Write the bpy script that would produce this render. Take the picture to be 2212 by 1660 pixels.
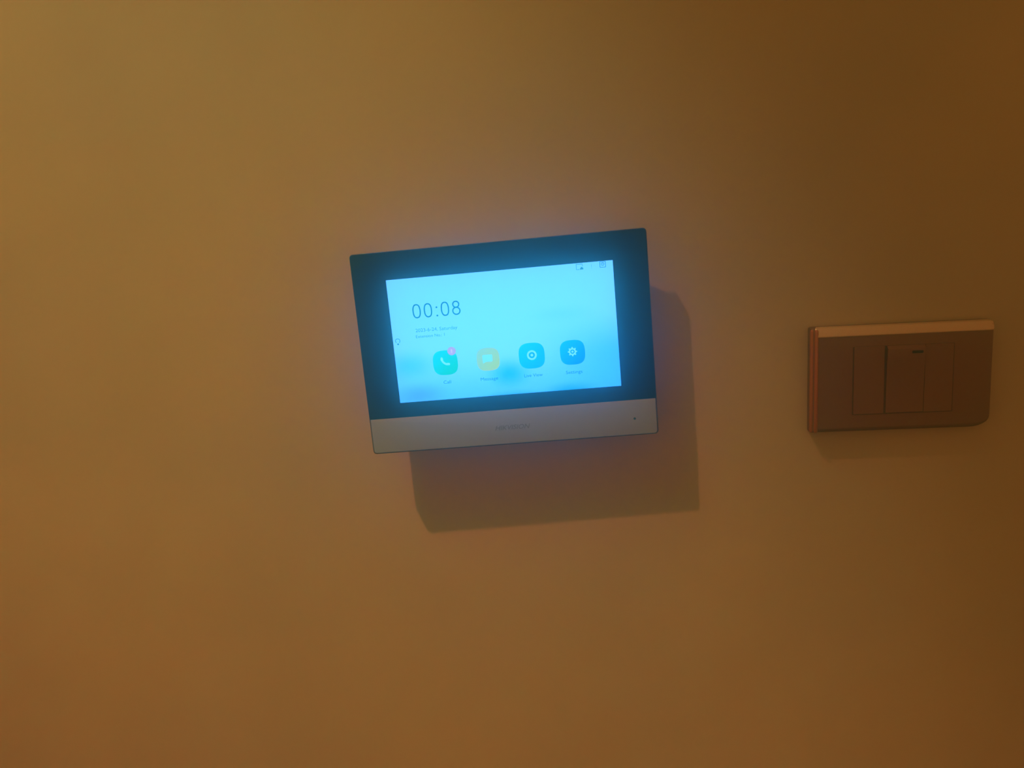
import bpy, bmesh, math, random
from mathutils import Vector, Matrix, Euler

random.seed(4)
sc = bpy.context.scene
for o in list(bpy.data.objects):
    bpy.data.objects.remove(o)

H = 1.45                      # height of the monitor's centre above the floor (m)
MM = 0.001
RAD = math.radians

# ------------------------------------------------------------------ camera
cam_d = bpy.data.cameras.new('camera')
cam = bpy.data.objects.new('camera', cam_d)
sc.collection.objects.link(cam)
cam.location = (0.0504, -0.5787, H + 0.0725)
cam.rotation_euler = Euler((1.3923, 0.0912, 0.0698), 'XYZ')
cam_d.sensor_width = 36.0
cam_d.lens = 28.80
cam_d.clip_start = 0.01
sc.camera = cam

# ------------------------------------------------------------------ world
world = bpy.data.worlds.new('dim_room')
sc.world = world
world.use_nodes = True
bg = world.node_tree.nodes['Background']
bg.inputs['Color'].default_value = (1.0, 0.635, 0.165, 1)
bg.inputs['Strength'].default_value = 0.255

# ------------------------------------------------------------------ lamps
def aim(o, target):
    o.rotation_euler = (Vector(target) - o.location).to_track_quat('-Z', 'Y').to_euler()

lamp_d = bpy.data.lights.new('ceiling_spot', 'SPOT')
lamp_d.energy = 430
lamp_d.color = (0.97, 0.97, 0.46)
lamp_d.shadow_soft_size = 0.03
lamp_d.spot_size = RAD(15.2)
lamp_d.spot_blend = 1.0
lamp = bpy.data.objects.new('ceiling_spot', lamp_d)
sc.collection.objects.link(lamp)
lamp.location = (-1.47, -1.30, H + 3.52)
aim(lamp, (-0.20, 0, H - 0.22))

side_d = bpy.data.lights.new('left_fill', 'AREA')  # unseen warm fill added on the left for the left-to-right falloff
side_d.energy = 0.3
side_d.color = (1.0, 0.60, 0.25)
side_d.shape = 'RECTANGLE'
side_d.size = 0.9
side_d.size_y = 1.2
side = bpy.data.objects.new('left_fill', side_d)
sc.collection.objects.link(side)
side.location = (-2.1, -1.1, H + 0.25)
aim(side, (-0.3, 0, H))

# ------------------------------------------------------------------ exposure
sc.view_settings.view_transform = 'Standard'
sc.view_settings.look = 'None'
sc.view_settings.gamma = 1.0
sc.view_settings.use_curve_mapping = False
sc.view_settings.exposure = 0.0
sc.cycles.use_denoising = True
sc.cycles.volume_bounces = 1
sc.cycles.max_bounces = 4


# ------------------------------------------------------------------ materials
def nodes_of(name):
    m = bpy.data.materials.new(name)
    m.use_nodes = True
    nt = m.node_tree
    return m, nt, nt.nodes['Principled BSDF'], nt.links

def plastic(name, col, rough=0.45, spec=0.5, metal=0.0, grain=0.0, scale=900, coat=0.0):
    m, nt, b, L = nodes_of(name)
    b.inputs['Base Color'].default_value = (*col, 1)
    b.inputs['Roughness'].default_value = rough
    b.inputs['Specular IOR Level'].default_value = spec
    b.inputs['Metallic'].default_value = metal
    b.inputs['Coat Weight'].default_value = coat
    b.inputs['Coat Roughness'].default_value = 0.08
    tc = nt.nodes.new('ShaderNodeTexCoord')
    no = nt.nodes.new('ShaderNodeTexNoise')
    no.inputs['Scale'].default_value = scale
    no.inputs['Detail'].default_value = 3
    L.new(tc.outputs['Object'], no.inputs['Vector'])
    mx = nt.nodes.new('ShaderNodeMix')
    mx.data_type = 'RGBA'
    mx.inputs['A'].default_value = (*[c * (1 - grain) for c in col], 1)
    mx.inputs['B'].default_value = (*[min(1, c * (1 + grain)) for c in col], 1)
    L.new(no.outputs['Fac'], mx.inputs['Factor'])
    L.new(mx.outputs['Result'], b.inputs['Base Color'])
    return m

def lit_shader(nt):
    """a lit liquid-crystal surface: gives off its picture's colour, and has a little of it by day"""
    out = nt.nodes.new('ShaderNodeOutputMaterial')
    em = nt.nodes.new('ShaderNodeBsdfPrincipled')
    em.inputs['Emission Strength'].default_value = 1.0
    em.inputs['Roughness'].default_value = 0.5
    em.inputs['Specular IOR Level'].default_value = 0.1
    nt.links.new(em.outputs[0], out.inputs['Surface'])
    def colour_in(c):
        if isinstance(c, tuple):
            em.inputs['Emission Color'].default_value = (*c, 1)
            em.inputs['Base Color'].default_value = (*[0.12 * min(v, 1) for v in c], 1)
            return
        nt.links.new(c, em.inputs['Emission Color'])
        dim = nt.nodes.new('ShaderNodeMix')
        dim.data_type = 'RGBA'
        dim.blend_type = 'MULTIPLY'
        dim.clamp_result = True
        dim.inputs['Factor'].default_value = 1.0
        nt.links.new(c, dim.inputs['A'])
        dim.inputs['B'].default_value = (0.12, 0.12, 0.04, 1)
        nt.links.new(dim.outputs['Result'], em.inputs['Base Color'])
    return em, colour_in

def glow(name, a, b=None, z0=0.0, z1=1.0, axis='Z', strength=1.0):
    """lit pixels of the screen: colour a blending to b along an axis of the object"""
    m = bpy.data.materials.new(name)
    m.use_nodes = True
    nt = m.node_tree
    nt.nodes.clear()
    em, colour_in = lit_shader(nt)
    if b is None:
        colour_in(tuple(a))
        return m
    tc = nt.nodes.new('ShaderNodeTexCoord')
    dot = nt.nodes.new('ShaderNodeVectorMath')
    dot.operation = 'DOT_PRODUCT'
    dot.inputs[1].default_value = {'Z': (0, 0, 1), 'X': (1, 0, 0), 'D': (0.7, 0, -0.7)}[axis]
    mr = nt.nodes.new('ShaderNodeMapRange')
    mr.inputs['From Min'].default_value = z0
    mr.inputs['From Max'].default_value = z1
    mx = nt.nodes.new('ShaderNodeMix')
    mx.data_type = 'RGBA'
    mx.inputs['A'].default_value = (*a, 1)
    mx.inputs['B'].default_value = (*b, 1)
    nt.links.new(tc.outputs['Object'], dot.inputs[0])
    nt.links.new(dot.outputs['Value'], mr.inputs['Value'])
    nt.links.new(mr.outputs['Result'], mx.inputs['Factor'])
    colour_in(mx.outputs['Result'])
    return m

def wall_paint():
    m, nt, b, L = nodes_of('ochre_wall_paint')
    b.inputs['Roughness'].default_value = 0.75
    b.inputs['Specular IOR Level'].default_value = 0.25
    tc = nt.nodes.new('ShaderNodeTexCoord')
    def noise(scale, detail, rough=0.5):
        n = nt.nodes.new('ShaderNodeTexNoise')
        n.inputs['Scale'].default_value = scale
        n.inputs['Detail'].default_value = detail
        n.inputs['Roughness'].default_value = rough
        L.new(tc.outputs['Object'], n.inputs['Vector'])
        return n
    def ramp(n, lo, hi, a, c):
        r = nt.nodes.new('ShaderNodeValToRGB')
        r.color_ramp.elements[0].position = lo
        r.color_ramp.elements[1].position = hi
        r.color_ramp.elements[0].color = (*a, 1)
        r.color_ramp.elements[1].color = (*c, 1)
        L.new(n.outputs['Fac'], r.inputs['Fac'])
        return r
    def mul(x, y, f=1.0):
        mx = nt.nodes.new('ShaderNodeMix')
        mx.data_type = 'RGBA'
        mx.blend_type = 'MULTIPLY'
        mx.inputs['Factor'].default_value = f
        L.new(x, mx.inputs['A'])
        L.new(y, mx.inputs['B'])
        return mx.outputs['Result']
    # paint that varies a little in tint from roller pass to roller pass
    tint = ramp(noise(5.0, 2.5), 0.35, 0.65, WALL_A, WALL_B)
    tone = ramp(noise(13.0, 3.0), 0.3, 0.7, (0.95, 0.95, 0.93), (1, 1, 1))
    col = mul(tint.outputs['Color'], tone.outputs['Color'])
    L.new(col, b.inputs['Base Color'])
    bump = nt.nodes.new('ShaderNodeBump')
    bump.inputs['Strength'].default_value = 0.12
    bump.inputs['Distance'].default_value = 0.0012
    L.new(noise(55, 2).outputs['Fac'], bump.inputs['Height'])
    L.new(bump.outputs['Normal'], b.inputs['Normal'])
    return m

WALL_A = (0.595, 0.515, 0.29)
WALL_B = (0.65, 0.54, 0.275)
M = {}
M['wall'] = wall_paint()
M['glass'] = plastic('black_bezel_glass', (0.001, 0.005, 0.012), 0.3, 0.25, grain=0.05)
M['rim'] = plastic('dark_grey_rim', (0.10, 0.085, 0.07), 0.5, 0.4, grain=0.08)
M['back'] = plastic('dark_back_plastic', (0.12, 0.12, 0.12), 0.6, 0.3, grain=0.08)
M['silver'] = plastic('brushed_silver_plastic', (0.35, 0.47, 0.50), 0.5, 0.4, grain=0.04, scale=300)
M['logo'] = plastic('grey_lettering', (0.20, 0.24, 0.27), 0.5, 0.3)
M['hole'] = plastic('black_hole', (0.01, 0.01, 0.01), 0.8, 0.1)
M['plate'] = plastic('bronze_plate_finish', (0.27, 0.145, 0.065), 0.5, 0.4, metal=0.35, grain=0.05, scale=250)
M['groove'] = plastic('dark_groove', (0.13, 0.08, 0.045), 0.7, 0.2)
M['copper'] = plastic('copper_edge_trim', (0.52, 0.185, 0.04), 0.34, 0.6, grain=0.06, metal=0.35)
M['lit_edge'] = plastic('plate_lit_edge', (0.76, 0.62, 0.36), 0.32, 0.6, grain=0.05, metal=0.4)  # paler than the plate: light on its top edge put into the colour
M['indicator'] = plastic('dark_indicator_lens', (0.03, 0.02, 0.012), 0.3, 0.5)


BL = 2.5       # the display's blue is far brighter than the camera can record

def screen_material():
    """the wallpaper picture shown by the screen: pale cyan sky above soft blue cloud shapes"""
    m = bpy.data.materials.new('lit_wallpaper')
    m.use_nodes = True
    nt = m.node_tree
    nt.nodes.clear()
    L = nt.links
    em, colour_in = lit_shader(nt)
    tc = nt.nodes.new('ShaderNodeTexCoord')
    sep = nt.nodes.new('ShaderNodeSeparateXYZ')
    L.new(tc.outputs['Object'], sep.inputs[0])
    def mapr(src, a, b, smooth=True):
        r = nt.nodes.new('ShaderNodeMapRange')
        if smooth:
            r.interpolation_type = 'SMOOTHSTEP'
        r.inputs['From Min'].default_value = a
        r.inputs['From Max'].default_value = b
        L.new(src, r.inputs['Value'])
        return r.outputs['Result']
    def math_(op, a, b):
        n = nt.nodes.new('ShaderNodeMath')
        n.operation = op
        for i, v in enumerate((a, b)):
            if isinstance(v, (int, float)):
                n.inputs[i].default_value = v
            else:
                L.new(v, n.inputs[i])
        n.use_clamp = op != 'SUBTRACT'
        return n.outputs[0]
    def mixc(f, a, b):
        n = nt.nodes.new('ShaderNodeMix')
        n.data_type = 'RGBA'
        L.new(f, n.inputs['Factor'])
        if isinstance(a, tuple):
            n.inputs['A'].default_value = (*a, 1)
        else:
            L.new(a, n.inputs['A'])
        n.inputs['B'].default_value = (*b, 1)
        return n.outputs['Result']
    def blob(cx, cz, rx, rz, power=1.0):
        # soft elliptical cloud shape of the wallpaper
        mp = nt.nodes.new('ShaderNodeMapping')
        mp.inputs['Location'].default_value = (-cx / rx, 0, -cz / rz)
        mp.inputs['Scale'].default_value = (1 / rx, 0, 1 / rz)
        L.new(tc.outputs['Object'], mp.inputs['Vector'])
        ln = nt.nodes.new('ShaderNodeVectorMath')
        ln.operation = 'LENGTH'
        L.new(mp.outputs[0], ln.inputs[0])
        return math_('MULTIPLY', mapr(ln.outputs['Value'], 1.0, 0.0), power)
    sky = mixc(mapr(sep.outputs['Z'], -0.5 * MM, -36 * MM), (0.16, 0.94, BL), (0.08, 0.80, BL))
    right = math_('MULTIPLY', mapr(sep.outputs['X'], 8 * MM, 75 * MM), mapr(sep.outputs['Z'], 22 * MM, -12 * MM))
    c = mixc(math_('MULTIPLY', right, 0.9), sky, (0.045, 0.70, BL))
    c = mixc(blob(-68 * MM, -9 * MM, 26 * MM, 14 * MM, 0.6), c, (0.01, 0.73, BL))
    c = mixc(blob(-62 * MM, -30 * MM, 26 * MM, 11 * MM, 0.7), c, (0.06, 0.47, 0.83))
    c = mixc(blob(1 * MM, -20 * MM, 20 * MM, 14 * MM, 0.9), c, (0.0, 0.62, BL))
    c = mixc(blob(2 * MM, -38 * MM, 34 * MM, 8 * MM, 0.9), c, (0.0, 0.49, 0.85))
    c = mixc(blob(42 * MM, -36 * MM, 24 * MM, 9 * MM, 0.9), c, (0.0, 0.50, 0.88))
    c = mixc(blob(40 * MM, 18 * MM, 30 * MM, 8 * MM, 0.35), c, (0.10, 0.76, BL))
    colour_in(c)
    return m

M['screen'] = screen_material()
M['ink'] = glow('screen_dark_digits', (0.0, 0.17, 0.30))
M['ink_pale'] = glow('screen_small_text', (0.02, 0.36, 0.50))
M['ink_mid'] = glow('screen_label_text', (0.0, 0.25, 0.42))
M['white_px'] = glow('screen_white_glyph', (0.16, 1.05, 2.0))
M['call'] = glow('screen_call_green', (0.0, 0.86, 0.9), (0.0, 0.78, 0.45), -9 * MM, 9 * MM, 'D')
M['message'] = glow('screen_message_yellow', (0.22, 0.80, 0.45), (0.31, 0.80, 0.08), -9 * MM, 9 * MM, 'D')
M['live'] = glow('screen_live_cyan', (0.0, 0.72, 2.0), (0.0, 0.55, 2.0), -9 * MM, 9 * MM, 'D')
M['settings'] = glow('screen_settings_blue', (0.0, 0.58, 2.0), (0.0, 0.34, 2.0), -9 * MM, 9 * MM, 'D')
M['ring'] = glow('screen_ring_gap', (0.0, 0.50, 0.80))
M['badge'] = glow('screen_badge_pink', (0.38, 0.40, 0.74))
M['badge_mark'] = glow('screen_badge_mark', (0.56, 0.62, 0.86))


# ------------------------------------------------------------------ mesh helpers
def link(name, bm, mat, parent=None, loc=(0, 0, 0), smooth=False):
    me = bpy.data.meshes.new(name)
    bm.normal_update()
    bmesh.ops.recalc_face_normals(bm, faces=bm.faces[:])
    bm.normal_update()
    if bm.calc_volume(signed=True) < 0:
        bmesh.ops.reverse_faces(bm, faces=bm.faces[:])
    bm.to_mesh(me)
    bm.free()
    me.materials.append(mat)
    if smooth:
        for p in me.polygons:
            p.use_smooth = True
    o = bpy.data.objects.new(name, me)
    sc.collection.objects.link(o)
    o.location = loc
    if parent is not None:
        o.parent = parent
    return o

def smooth_by_angle(o, deg=40):
    me = o.data
    for p in me.polygons:
        p.use_smooth = True
    bm = bmesh.new()
    bm.from_mesh(me)
    for e in bm.edges:
        if len(e.link_faces) == 2 and e.calc_face_angle() > RAD(deg):
            e.smooth = False
    bm.to_mesh(me)
    bm.free()

def rr(x0, x1, z0, z1, r, seg=6):
    """rounded rectangle, counter-clockwise seen from the front; r = one radius or
    four (rx, rz) pairs in the order lower left, lower right, upper right, upper left"""
    if not isinstance(r, (list, tuple)):
        r = [(r, r)] * 4
    pts = []
    cs = [(x0, z0, 1, 1, 180), (x1, z0, -1, 1, 270), (x1, z1, -1, -1, 0), (x0, z1, 1, -1, 90)]
    for (cx, cz, sx, sz, a0), (rx, rz) in zip(cs, r):
        ox, oz = cx + sx * rx, cz + sz * rz
        for k in range(seg + 1):
            a = RAD(a0 + 90 * k / seg)
            pts.append((ox + rx * math.cos(a), oz + rz * math.sin(a)))
    return pts

def loft(bm, rings, cap0=True, cap1=True):
    """rings: list of (outline, y)"""
    vs = [[bm.verts.new((x, y, z)) for x, z in pts] for pts, y in rings]
    n = len(vs[0])
    for a, b in zip(vs, vs[1:]):
        for i in range(n):
            bm.faces.new((a[i], a[(i + 1) % n], b[(i + 1) % n], b[i]))
    if cap0:
        bm.faces.new(vs[0])
    if cap1:
        bm.faces.new(vs[-1])

def inset(x0, x1, z0, z1, r, d, seg=6):
    if not isinstance(r, (list, tuple)):
        r = [(r, r)] * 4
    return rr(x0 + d, x1 - d, z0 + d, z1 - d, [(max(a - d, .0001), max(b - d, .0001)) for a, b in r], seg)

def slab(bm, x0, x1, z0, z1, r, yb, yf, bev, seg=6):
    """rounded slab with a softened front edge; front at yf (more negative)"""
    rings = [(inset(x0, x1, z0, z1, r, 0, seg), yb)]
    for k in range(4):
        a = RAD(90 * k / 3)
        rings.append((inset(x0, x1, z0, z1, r, bev * (1 - math.cos(a)), seg), yf + bev * (1 - math.sin(a))))
    loft(bm, rings)

def flat(bm, pts, y0, y1):
    loft(bm, [(pts, y0), (pts, y1)])

def disc_pts(cx, cz, r, n=28):
    return [(cx + r * math.cos(2 * math.pi * k / n), cz + r * math.sin(2 * math.pi * k / n)) for k in range(n)]

def ribbon(bm, pts, w, y0, y1, closed=False):
    """stroke of width w along a polyline in the x-z plane"""
    n = len(pts)
    L_, R_ = [], []
    for i, p in enumerate(pts):
        a = pts[(i - 1) % n] if (closed or i > 0) else p
        b = pts[(i + 1) % n] if (closed or i < n - 1) else p
        dx, dz = b[0] - a[0], b[1] - a[1]
        l = math.hypot(dx, dz) or 1
        nx, nz = -dz / l * w / 2, dx / l * w / 2
        L_.append((p[0] + nx, p[1] + nz))
        R_.append((p[0] - nx, p[1] - nz))
    m = n if closed else n - 1
    rows = [[bm.verts.new((q[0], y, q[1])) for q in s] for y in (y0, y1) for s in (L_, R_)]
    lb, rb, lf, rf = rows
    for i in range(m):
        j = (i + 1) % n
        bm.faces.new((lf[i], lf[j], rf[j], rf[i]))
        bm.faces.new((lb[i], rb[i], rb[j], lb[j]))
        bm.faces.new((lf[i], lb[i], lb[j], lf[j]))
        bm.faces.new((rf[i], rf[j], rb[j], rb[i]))
    if not closed:
        bm.faces.new((lf[0], rf[0], rb[0], lb[0]))
        bm.faces.new((lf[-1], lb[-1], rb[-1], rf[-1]))

def text_bm(s, x0, x1, zbase, cap, y, depth=0.00004, thin=0.0, slant=0.0, z_right=None, space=1.0):
    """lettering that spans x0..x1 with capitals of height cap, facing the front"""
    cu = bpy.data.curves.new('lettering', 'FONT')
    cu.body = s
    cu.size = 1.0
    cu.extrude = 0.01
    cu.offset = thin
    cu.shear = slant
    cu.space_character = space
    cu.resolution_u = 3
    o = bpy.data.objects.new('lettering', cu)
    sc.collection.objects.link(o)
    bpy.context.view_layer.update()
    me = bpy.data.meshes.new_from_object(o.evaluated_get(bpy.context.evaluated_depsgraph_get()))
    bpy.data.objects.remove(o)
    xs = [v.co.x for v in me.vertices]
    a, b = min(xs), max(xs)
    CAP = 0.73
    bm = bmesh.new()
    bm.from_mesh(me)
    bpy.data.meshes.remove(me)
    for v in bm.verts:
        x, z, e = v.co.x, v.co.y, v.co.z
        v.co = (x0 + (x - a) / (b - a) * (x1 - x0), y - (e / 0.01) * depth / 2, zbase + z / CAP * cap)
    return bm

def thing(name, label, cat, loc=(0, 0, 0), rot=(0, 0, 0), group=None):
    o = bpy.data.objects.new(name, None)
    o.empty_display_size = 0.05
    sc.collection.objects.link(o)
    o.location = loc
    o.rotation_euler = rot
    o['label'] = label
    o['category'] = cat
    if group:
        o['group'] = group
    return o


# ------------------------------------------------------------------ the wall
bm = bmesh.new()
x0, x1, z0, z1 = -2.4, 2.4, 0.0, 2.9
vs = [bm.verts.new(p) for p in ((x0, 0, z0), (x1, 0, z0), (x1, 0, z1), (x0, 0, z1),
                                (x0, .12, z0), (x1, .12, z0), (x1, .12, z1), (x0, .12, z1))]
for f in ((0, 1, 2, 3), (4, 7, 6, 5), (0, 4, 5, 1), (1, 5, 6, 2), (2, 6, 7, 3), (3, 7, 4, 0)):
    bm.faces.new([vs[i] for i in f])
wall = link('wall_back', bm, M['wall'])
wall['kind'] = 'structure'

bm = bmesh.new()
bmesh.ops.create_cube(bm, size=1.0)
for v in bm.verts:
    v.co = (v.co.x * 4.8, -1.4 + v.co.y * 2.8, -0.05 + v.co.z * 0.1)
floor = link('floor', bm, plastic('brown_floor_tiles', (0.16, 0.09, 0.045), 0.5, 0.4, grain=0.15, scale=6))
floor['kind'] = 'structure'


# ------------------------------------------------------------------ door-entry monitor
mon = thing('wall_monitor', 'wall-mounted door-entry touch monitor with glowing cyan screen, dark bezel and silver lower strip',
            'monitor', (0, -0.0006, H), (0, 0, 0.0085))
YF = -24.0 * MM               # front face of the glass
RIM = -17.3 * MM              # back of the front slab

# tapered housing behind the front slab, standing on the wall
bm = bmesh.new()
loft(bm, [(rr(-78 * MM, 78 * MM, -50 * MM, 50 * MM, 3 * MM), -0.2 * MM),
          (rr(-80 * MM, 80 * MM, -52 * MM, 52 * MM, 3 * MM), -4 * MM),
          (rr(-98.6 * MM, 98.6 * MM, -68.7 * MM, 68.7 * MM, 3 * MM), RIM - 0.1 * MM)])
o = link('back_housing', bm, M['back'], mon)
smooth_by_angle(o)

# thin rim slab
bm = bmesh.new()
slab(bm, -100.4 * MM, 100.4 * MM, -70.3 * MM, 70.3 * MM, 2.6 * MM, RIM, YF + 0.5 * MM, 0.5 * MM)
o = link('rim', bm, M['rim'], mon)
smooth_by_angle(o)

# dark glass with a window for the screen
ZS = -45.0 * MM
def frame_with_hole(bm, outer, inner, yb, yf):
    n = len(outer)
    ob = [bm.verts.new((x, yb, z)) for x, z in outer]
    of = [bm.verts.new((x, yf, z)) for x, z in outer]
    ib = [bm.verts.new((x, yb, z)) for x, z in inner]
    i_f = [bm.verts.new((x, yf, z)) for x, z in inner]
    for i in range(n):
        j = (i + 1) % n
        bm.faces.new((of[i], of[j], i_f[j], i_f[i]))
        bm.faces.new((ob[i], ib[i], ib[j], ob[j]))
        bm.faces.new((of[i], ob[i], ob[j], of[j]))
        bm.faces.new((i_f[i], i_f[j], ib[j], ib[i]))
bm = bmesh.new()
SX0, SX1, SZ0, SZ1 = -76.9 * MM, 76.9 * MM, -34.6 * MM, 50.9 * MM
outer = rr(-99.9 * MM, 99.9 * MM, ZS, 69.8 * MM, [(.2 * MM, .2 * MM)] * 2 + [(2.4 * MM, 2.4 * MM)] * 2)
inner = rr(SX0, SX1, SZ0, SZ1, .1 * MM)
frame_with_hole(bm, outer, inner, YF + 0.6 * MM, YF)
link('glass_bezel', bm, M['glass'], mon)

# silver strip under the glass
bm = bmesh.new()
slab(bm, -99.4 * MM, 99.4 * MM, -69.5 * MM, ZS - 0.15 * MM, [(2.0 * MM, 2.0 * MM)] * 2 + [(.25 * MM, .25 * MM)] * 2,
     YF + 0.6 * MM, YF, 0.25 * MM)
strip = link('lower_strip', bm, M['silver'], mon)
strip['label'] = 'silver plastic strip below the glass'
smooth_by_angle(strip)
bm = text_bm('HIKVISION', -12.3 * MM, 12.2 * MM, -59.35 * MM, 3.35 * MM, YF - 0.03 * MM, 0.06 * MM, 0.012, 0.28)
link('brand_lettering', bm, M['logo'], strip)
bm = bmesh.new()
flat(bm, disc_pts(84.5 * MM, -58.3 * MM, 0.85 * MM, 16), YF - 0.03 * MM, YF + 0.02 * MM)
link('microphone_hole', bm, M['hole'], strip)

# the lit screen
bm = bmesh.new()
flat(bm, rr(SX0 + .01 * MM, SX1 - .01 * MM, SZ0 + .01 * MM, SZ1 - .01 * MM, .1 * MM), YF + 0.55 * MM, YF - 0.02 * MM)
scr = link('screen', bm, M['screen'], mon)
scr['label'] = 'lit touch screen showing pale cyan home page'
YA = YF - 0.03 * MM
YB = YF - 0.07 * MM
YC = YF - 0.11 * MM
YD = YF - 0.15 * MM
YE = YF - 0.19 * MM

def px(name, bm, mat, cx=0.0, cz=0.0):
    """flat picture element of the screen, with its origin at its own middle"""
    c = Vector((cx, 0, cz))
    for v in bm.verts:
        v.co -= c
    return link(name, bm, mat, scr, c)

# 00:08
def oval(cx, cz, rx, rz, p=2.5, n=40):
    out = []
    for k in range(n):
        a = 2 * math.pi * k / n
        c, s = math.cos(a), math.sin(a)
        out.append((cx + rx * math.copysign(abs(c) ** (2 / p), c), cz + rz * math.copysign(abs(s) ** (2 / p), s)))
    return out
bm = bmesh.new()
SW = 0.86 * MM
for zx in (-58.2, -50.35, -38.6):
    ribbon(bm, oval(zx * MM, 28.2 * MM, 2.42 * MM, 4.42 * MM), SW, YA, YB, True)
for zz in (29.75, 24.1):
    flat(bm, disc_pts(-44.3 * MM, zz * MM, 0.62 * MM, 14), YA, YB)
ribbon(bm, oval(-30.9 * MM, 30.65 * MM, 2.02 * MM, 2.0 * MM, 2.1), SW, YA, YB, True)
ribbon(bm, oval(-30.9 * MM, 26.2 * MM, 2.42 * MM, 2.4 * MM, 2.1), SW, YA, YB, True)
px('clock_digits', bm, M['ink'], -44.5 * MM, 28.2 * MM)
px('date_text', text_bm('2023-6-24, Saturday', -60.4 * MM, -31.5 * MM, 13.85 * MM, 2.5 * MM, YA), M['ink_pale'], -46 * MM, 15 * MM)
px('extension_text', text_bm('Extension No.: 1', -60.6 * MM, -40.7 * MM, 9.8 * MM, 2.1 * MM, YA), M['ink_pale'], -50 * MM, 11 * MM)

# four application buttons
def squircle(cx, cz, r, p=3.0, n=48):
    return oval(cx, cz, r, r, p, n)
def button(name, cx, cz, r, mat):
    bm = bmesh.new()
    flat(bm, squircle(cx, cz, r), YA, YB)
    return px(name, bm, mat, cx, cz)
CZ = -8.85 * MM
CX = [-42.2 * MM, -12.5 * MM, 17.6 * MM, 45.5 * MM]
button('call_button', CX[0], CZ, 8.6 * MM, M['call'])
button('message_button', CX[1], CZ, 8.0 * MM, M['message'])
button('live_view_button', CX[2], CZ, 8.9 * MM, M['live'])
button('settings_button', CX[3], CZ, 8.5 * MM, M['settings'])

# handset
bm = bmesh.new()
hx, hz = -42.4 * MM, -8.65 * MM
arc = []
for k in range(13):
    a = RAD(196 + 58 * k / 12)
    arc.append((hx + 3.3 * MM + 6.0 * MM * math.cos(a), hz + 4.2 * MM + 6.0 * MM * math.sin(a)))
ribbon(bm, arc, 1.3 * MM, YC, YD)
for (ex, ez), ang in ((arc[0], 100), (arc[-1], -10)):
    c, s = math.cos(RAD(ang)), math.sin(RAD(ang))
    lump = oval(0, 0, 1.25 * MM, 0.8 * MM, 2.6, 16)
    flat(bm, [(ex + .5 * MM * (1 if ang < 0 else 0.9) + x * c - z * s, ez + .35 * MM * (1 if ang < 0 else -0.2) + x * s + z * c) for x, z in lump], YC, YD)
px('handset_symbol', bm, M['white_px'], hx, hz)

# speech bubble
bm = bmesh.new()
mx_, mz = -12.9 * MM, -8.2 * MM
flat(bm, rr(mx_ - 3.4 * MM, mx_ + 3.4 * MM, mz - 2.3 * MM, mz + 2.5 * MM, .8 * MM), YC, YD)
flat(bm, [(mx_ - 3.2 * MM, mz - 3.3 * MM), (mx_ - 1.0 * MM, mz - 2.2 * MM), (mx_ - 3.3 * MM, mz - 1.8 * MM)], YC, YD)
px('message_symbol', bm, M['white_px'], mx_, mz)

# lens ring
bm = bmesh.new()
lx, lz = 17.7 * MM, -8.45 * MM
ribbon(bm, disc_pts(lx, lz, 2.75 * MM, 36), 1.25 * MM, YC, YD, True)
flat(bm, disc_pts(lx, lz, 0.95 * MM, 20), YC, YD)
px('lens_symbol', bm, M['white_px'], lx, lz)
bm = bmesh.new()
ribbon(bm, disc_pts(lx, lz, 1.55 * MM, 32), 1.2 * MM, YB - .005 * MM, YC, True)
px('lens_symbol_gap', bm, M['ring'], lx, lz)

# cog wheel
bm = bmesh.new()
gx, gz = 45.5 * MM, -8.35 * MM
cog = []
for k in range(8):
    for da, r in ((-13, 2.45), (-6, 3.25), (6, 3.25), (13, 2.45)):
        a = RAD(90 + 45 * k + da)
        cog.append((gx + r * MM * math.cos(a), gz + r * MM * math.sin(a)))
inn = []
for k in range(8):
    for da in (-13, -6, 6, 13):
        a = RAD(90 + 45 * k + da)
        inn.append((gx + 1.5 * MM * math.cos(a), gz + 1.5 * MM * math.sin(a)))
frame_with_hole(bm, cog, inn, YC, YD)
flat(bm, disc_pts(gx, gz, 0.75 * MM, 16), YC, YD)
px('cog_symbol', bm, M['white_px'], gx, gz)

# red-pink notification badge with a 1
bm = bmesh.new()
bx, bz = -37.1 * MM, -1.1 * MM
flat(bm, disc_pts(bx, bz, 2.95 * MM, 30), YC, YD)
px('notification_badge', bm, M['badge'], bx, bz)
px('badge_number', text_bm('1', bx - .55 * MM, bx + .45 * MM, bz - 1.4 * MM, 2.8 * MM, YD - .03 * MM), M['badge_mark'], bx, bz)

# captions under the buttons
for name, s, cx, w in (('call_caption', 'Call', -42.3, 5.3), ('message_caption', 'Message', -12.9, 12.1),
                       ('live_view_caption', 'Live View', 17.6, 12.6), ('settings_caption', 'Settings', 45.6, 11.2)):
    px(name, text_bm(s, (cx - w / 2) * MM, (cx + w / 2) * MM, -23.5 * MM, 2.3 * MM, YA),
       M['ink_mid'], cx * MM, -22.5 * MM)

# small bulb sign by the left edge
bm = bmesh.new()
ux, uz = -73.6 * MM, 8.9 * MM
ribbon(bm, [(ux + 1.55 * MM * math.cos(RAD(a)), uz + 1.55 * MM * math.sin(RAD(a))) for a in range(-50, 231, 20)], .42 * MM, YA, YB)
flat(bm, disc_pts(ux, uz - 2.3 * MM, .62 * MM, 12), YA, YB)
px('bulb_symbol', bm, M['ink_pale'], ux, uz)

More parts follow.
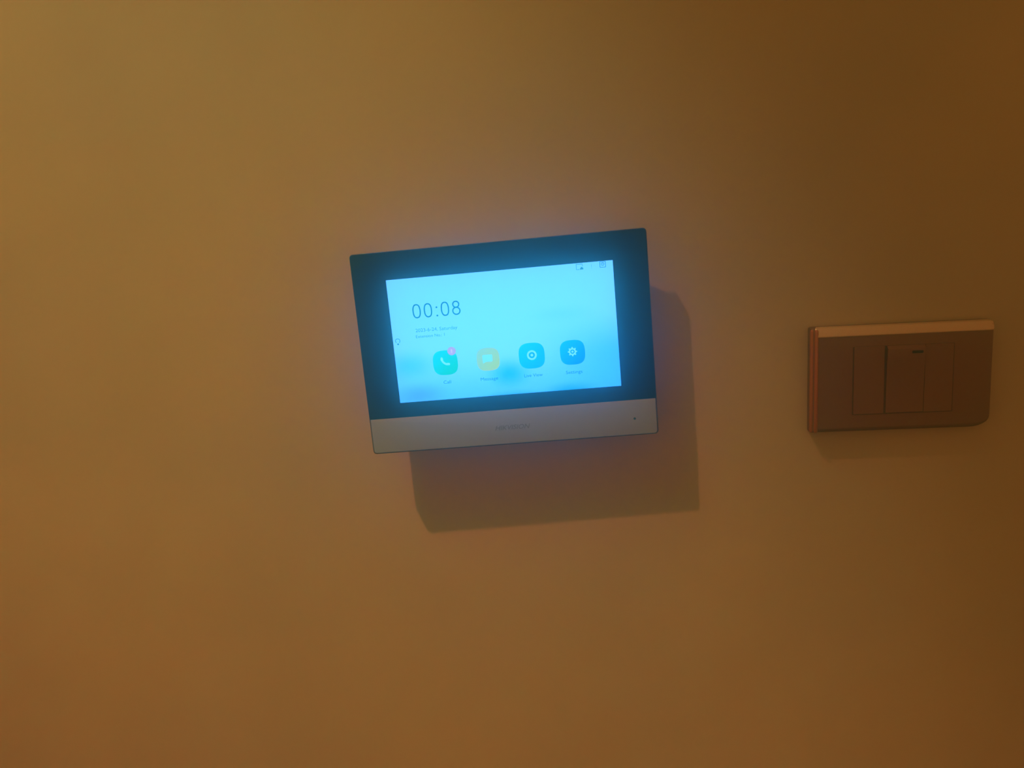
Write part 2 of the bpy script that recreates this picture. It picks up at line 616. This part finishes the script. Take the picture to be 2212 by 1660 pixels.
# status signs along the top edge
bm = bmesh.new()
qx, qz = 54.6 * MM, 48.4 * MM
ribbon(bm, [(qx - .2 * MM, qz - 1.8 * MM), (qx - 2.1 * MM, qz - 1.8 * MM), (qx - 2.1 * MM, qz + 1.7 * MM), (qx + 2.0 * MM, qz + 1.7 * MM), (qx + 2.0 * MM, qz + .3 * MM)], .38 * MM, YA, YB)
flat(bm, [(qx + .1 * MM, qz - 1.9 * MM), (qx + 2.6 * MM, qz - 1.9 * MM), (qx + 2.4 * MM, qz - .9 * MM), (qx + 1.4 * MM, qz - .1 * MM), (qx + .6 * MM, qz - .8 * MM)], YA, YB)
px('network_symbol', bm, M['ink_pale'], qx, qz)
bm = bmesh.new()
tx, tz = 62.6 * MM, 47.9 * MM
ribbon(bm, [(tx, tz + 1.3 * MM), (tx, tz - .6 * MM)], .35 * MM, YA, YB)
flat(bm, disc_pts(tx, tz - 1.4 * MM, .25 * MM, 8), YA, YB)
px('alert_symbol', bm, glow('screen_faint_sign', (0.10, 0.66, 0.86)), tx, tz)
bm = bmesh.new()
rx_, rz_ = 70.1 * MM, 48.7 * MM
ribbon(bm, rr(rx_ - 1.9 * MM, rx_ + 1.9 * MM, rz_ - 1.9 * MM, rz_ + 1.9 * MM, .3 * MM, 3), .4 * MM, YA, YB, True)
ribbon(bm, disc_pts(rx_, rz_ + .2 * MM, .95 * MM, 16), .38 * MM, YA, YB, True)
ribbon(bm, [(rx_, rz_ + .7 * MM), (rx_, rz_ - .1 * MM)], .3 * MM, YC, YD)
px('storage_symbol', bm, M['ink_pale'], rx_, rz_)


# ------------------------------------------------------------------ light switch
sw = thing('light_switch', 'bronze brown wall switch plate with single rocker, right of the glowing monitor',
           'light switch', (0.268, 0, H - 0.0471), (0, 0.0348, 0))
PY = -9.0 * MM
OX0, OX1, OZ0, OZ1 = -60.2 * MM, 60.2 * MM, -37.0 * MM, 37.2 * MM
RAD4 = [(1.6 * MM, 1.6 * MM), (13.0 * MM, 7.0 * MM), (1.8 * MM, 1.8 * MM), (1.6 * MM, 1.6 * MM)]
def plate_ring(l, r, b, t, y, seg=6):
    s = max(l, b)
    rad = [(max(a - s, .4 * MM), max(c - s, .4 * MM)) if i != 1 else (a - .5 * r, c - .5 * b) for i, (a, c) in enumerate(RAD4)]
    return (rr(OX0 + l, OX1 - r, OZ0 + b, OZ1 - t, rad, seg), y)
bm = bmesh.new()
# cushion-shaped plate: steep sides at the wall, a broad rounded shoulder on top
loft(bm, [plate_ring(0, 0, 0, 0, -0.1 * MM),
          plate_ring(0, 0, 0, 0, -5.2 * MM),
          plate_ring(.4 * MM, .3 * MM, .3 * MM, .6 * MM, -6.4 * MM),
          plate_ring(1.5 * MM, .6 * MM, 1.0 * MM, 2.4 * MM, -7.9 * MM),
          plate_ring(3.0 * MM, .8 * MM, 2.4 * MM, 4.6 * MM, -8.8 * MM),
          plate_ring(4.4 * MM, 1.0 * MM, 3.8 * MM, 6.4 * MM, PY)])
o = link('wall_plate', bm, M['plate'], sw)
smooth_by_angle(o, 35)

# rounded metal strips: two coppery ones down the left side, a paler one whose colour stands for the light on the top edge
def strip_along(bm, prof, stops, axis):
    """prof: (across, y) from one foot of the strip over its crown to the other foot;
    stops: (position along, centre across, centre y, scale)"""
    rows = []
    for p, ca, cy, k in stops:
        row = []
        for a_, y_ in prof:
            a2, y2 = ca + (a_ - ca) * k, cy + (y_ - cy) * k
            row.append(bm.verts.new((a2 * MM, y2 * MM, p * MM) if axis == 'z' else (p * MM, y2 * MM, a2 * MM)))
        rows.append(row)
    n = len(prof)
    for a_, b_ in zip(rows, rows[1:]):
        for i in range(n):
            bm.faces.new((a_[i], a_[(i + 1) % n], b_[(i + 1) % n], b_[i]))
    bm.faces.new(rows[0])
    bm.faces.new(rows[-1])

for xa, xb, yb, name in ((-60.5, -57.7, -6.4, 'side_trim'), (-58.0, -55.3, -8.0, 'side_trim')):
    xm, rx = (xa + xb) / 2, (xb - xa) / 2
    prof = [(xm - rx * math.cos(RAD(180 * k / 10)), yb - 1.7 * math.sin(RAD(180 * k / 10))) for k in range(11)]
    bm = bmesh.new()
    strip_along(bm, prof, [(-36.6, xm, yb, .45), (-36.2, xm, yb, .8), (-35.4, xm, yb, 1), (34.2, xm, yb, 1), (35.4, xm, yb, .8), (35.9, xm, yb, .4)], 'z')
    o = link(name, bm, M['copper'], sw)
    o['label'] = 'coppery orange strip along the left edge'
    smooth_by_angle(o, 50)

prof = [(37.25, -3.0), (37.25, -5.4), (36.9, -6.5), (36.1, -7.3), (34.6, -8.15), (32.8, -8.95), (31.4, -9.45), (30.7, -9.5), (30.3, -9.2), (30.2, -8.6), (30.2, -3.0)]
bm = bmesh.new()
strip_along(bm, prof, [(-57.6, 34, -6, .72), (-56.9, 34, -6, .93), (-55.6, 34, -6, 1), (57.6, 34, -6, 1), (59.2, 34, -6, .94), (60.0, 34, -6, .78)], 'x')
o = link('lit_top_edge', bm, M['lit_edge'], sw)
o['label'] = 'rounded top edge of the plate, its light put in as a golden colour'
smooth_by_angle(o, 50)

# dark recess line round the three modules
bm = bmesh.new()
slab(bm, -32.4 * MM, 34.5 * MM, -24.6 * MM, 23.05 * MM, .5 * MM, PY + 1.0 * MM, PY - .22 * MM, .1 * MM, 3)
link('module_frame', bm, M['groove'], sw)

# blank modules left and right
for a, b in ((-31.6, -11.3), (15.3, 34.1)):
    bm = bmesh.new()
    slab(bm, a * MM, b * MM, -24.3 * MM, 22.9 * MM, .4 * MM, PY + .5 * MM, PY - .45 * MM, .3 * MM, 3)
    link('blank_module', bm, M['plate'], sw)

# the rocker: its upper end stands out, its lower end is pressed in
bm = bmesh.new()
RX0, RX1, RZ0, RZ1 = -10.0 * MM, 14.9 * MM, -24.2 * MM, 22.9 * MM
prof = [(-24.2, -9.1), (-23.8, -9.55), (-12, -9.55), (0, -9.9), (12, -10.7), (19.9, -11.6), (20.8, -11.45), (22.0, -10.4), (22.9, -9.4)]
base = [(z * MM, PY + .5 * MM) for z, y in prof]
for xa, xb in ((RX0, RX1),):
    A = [bm.verts.new((xa, y * MM, z * MM)) for z, y in prof]
    B = [bm.verts.new((xb, y * MM, z * MM)) for z, y in prof]
    A2 = [bm.verts.new((xa, PY + .5 * MM, z * MM)) for z, y in prof]
    B2 = [bm.verts.new((xb, PY + .5 * MM, z * MM)) for z, y in prof]
    for i in range(len(prof) - 1):
        bm.faces.new((A[i], A[i + 1], B[i + 1], B[i]))
        bm.faces.new((A2[i], B2[i], B2[i + 1], A2[i + 1]))
        bm.faces.new((A[i], A2[i], A2[i + 1], A[i + 1]))
        bm.faces.new((B[i], B[i + 1], B2[i + 1], B2[i]))
    bm.faces.new((A[0], B[0], B2[0], A2[0]))
    bm.faces.new((A[-1], A2[-1], B2[-1], B[-1]))
bmesh.ops.bevel(bm, geom=[e for e in bm.edges if len(e.link_faces) == 2 and e.calc_face_angle() > RAD(50)],
                offset=.3 * MM, segments=2, affect='EDGES')
rk = link('rocker', bm, M['plate'], sw)
smooth_by_angle(rk, 30)
bm = bmesh.new()
loft(bm, [(rr(5.9 * MM, 13.2 * MM, 17.3 * MM, 19.2 * MM, .7 * MM, 4), -10.6 * MM), (rr(5.9 * MM, 13.2 * MM, 17.3 * MM, 19.2 * MM, .7 * MM, 4), -11.58 * MM)])
o = link('indicator_slot', bm, M['indicator'], rk)
o['label'] = 'small dark indicator slot'

# ------------------------------------------------------------------ haze volume added to imitate camera bloom round the lit screen
HAZE = True
if HAZE:
    bm = bmesh.new()
    bmesh.ops.create_cube(bm, size=1.0)
    for v in bm.verts:
        v.co = (v.co.x * 4.0, -0.0008 - (v.co.y + .5) * 0.8, H + v.co.z * 1.4)
    hz_m = bpy.data.materials.new('bloom_scatter')
    hz_m.use_nodes = True
    nt = hz_m.node_tree
    nt.nodes.clear()
    out = nt.nodes.new('ShaderNodeOutputMaterial')
    vs_ = nt.nodes.new('ShaderNodeVolumeScatter')
    vs_.inputs['Color'].default_value = (0.15, 1.0, 0.86, 1)
    vs_.inputs['Density'].default_value = 1.0
    vs_.inputs['Anisotropy'].default_value = 0.95
    nt.links.new(vs_.outputs[0], out.inputs['Volume'])
    haze = link('bloom_haze', bm, hz_m)
    haze['kind'] = 'stuff'
    haze['label'] = 'thin even haze in front of the wall, added to imitate camera bloom'
    haze['category'] = 'haze'
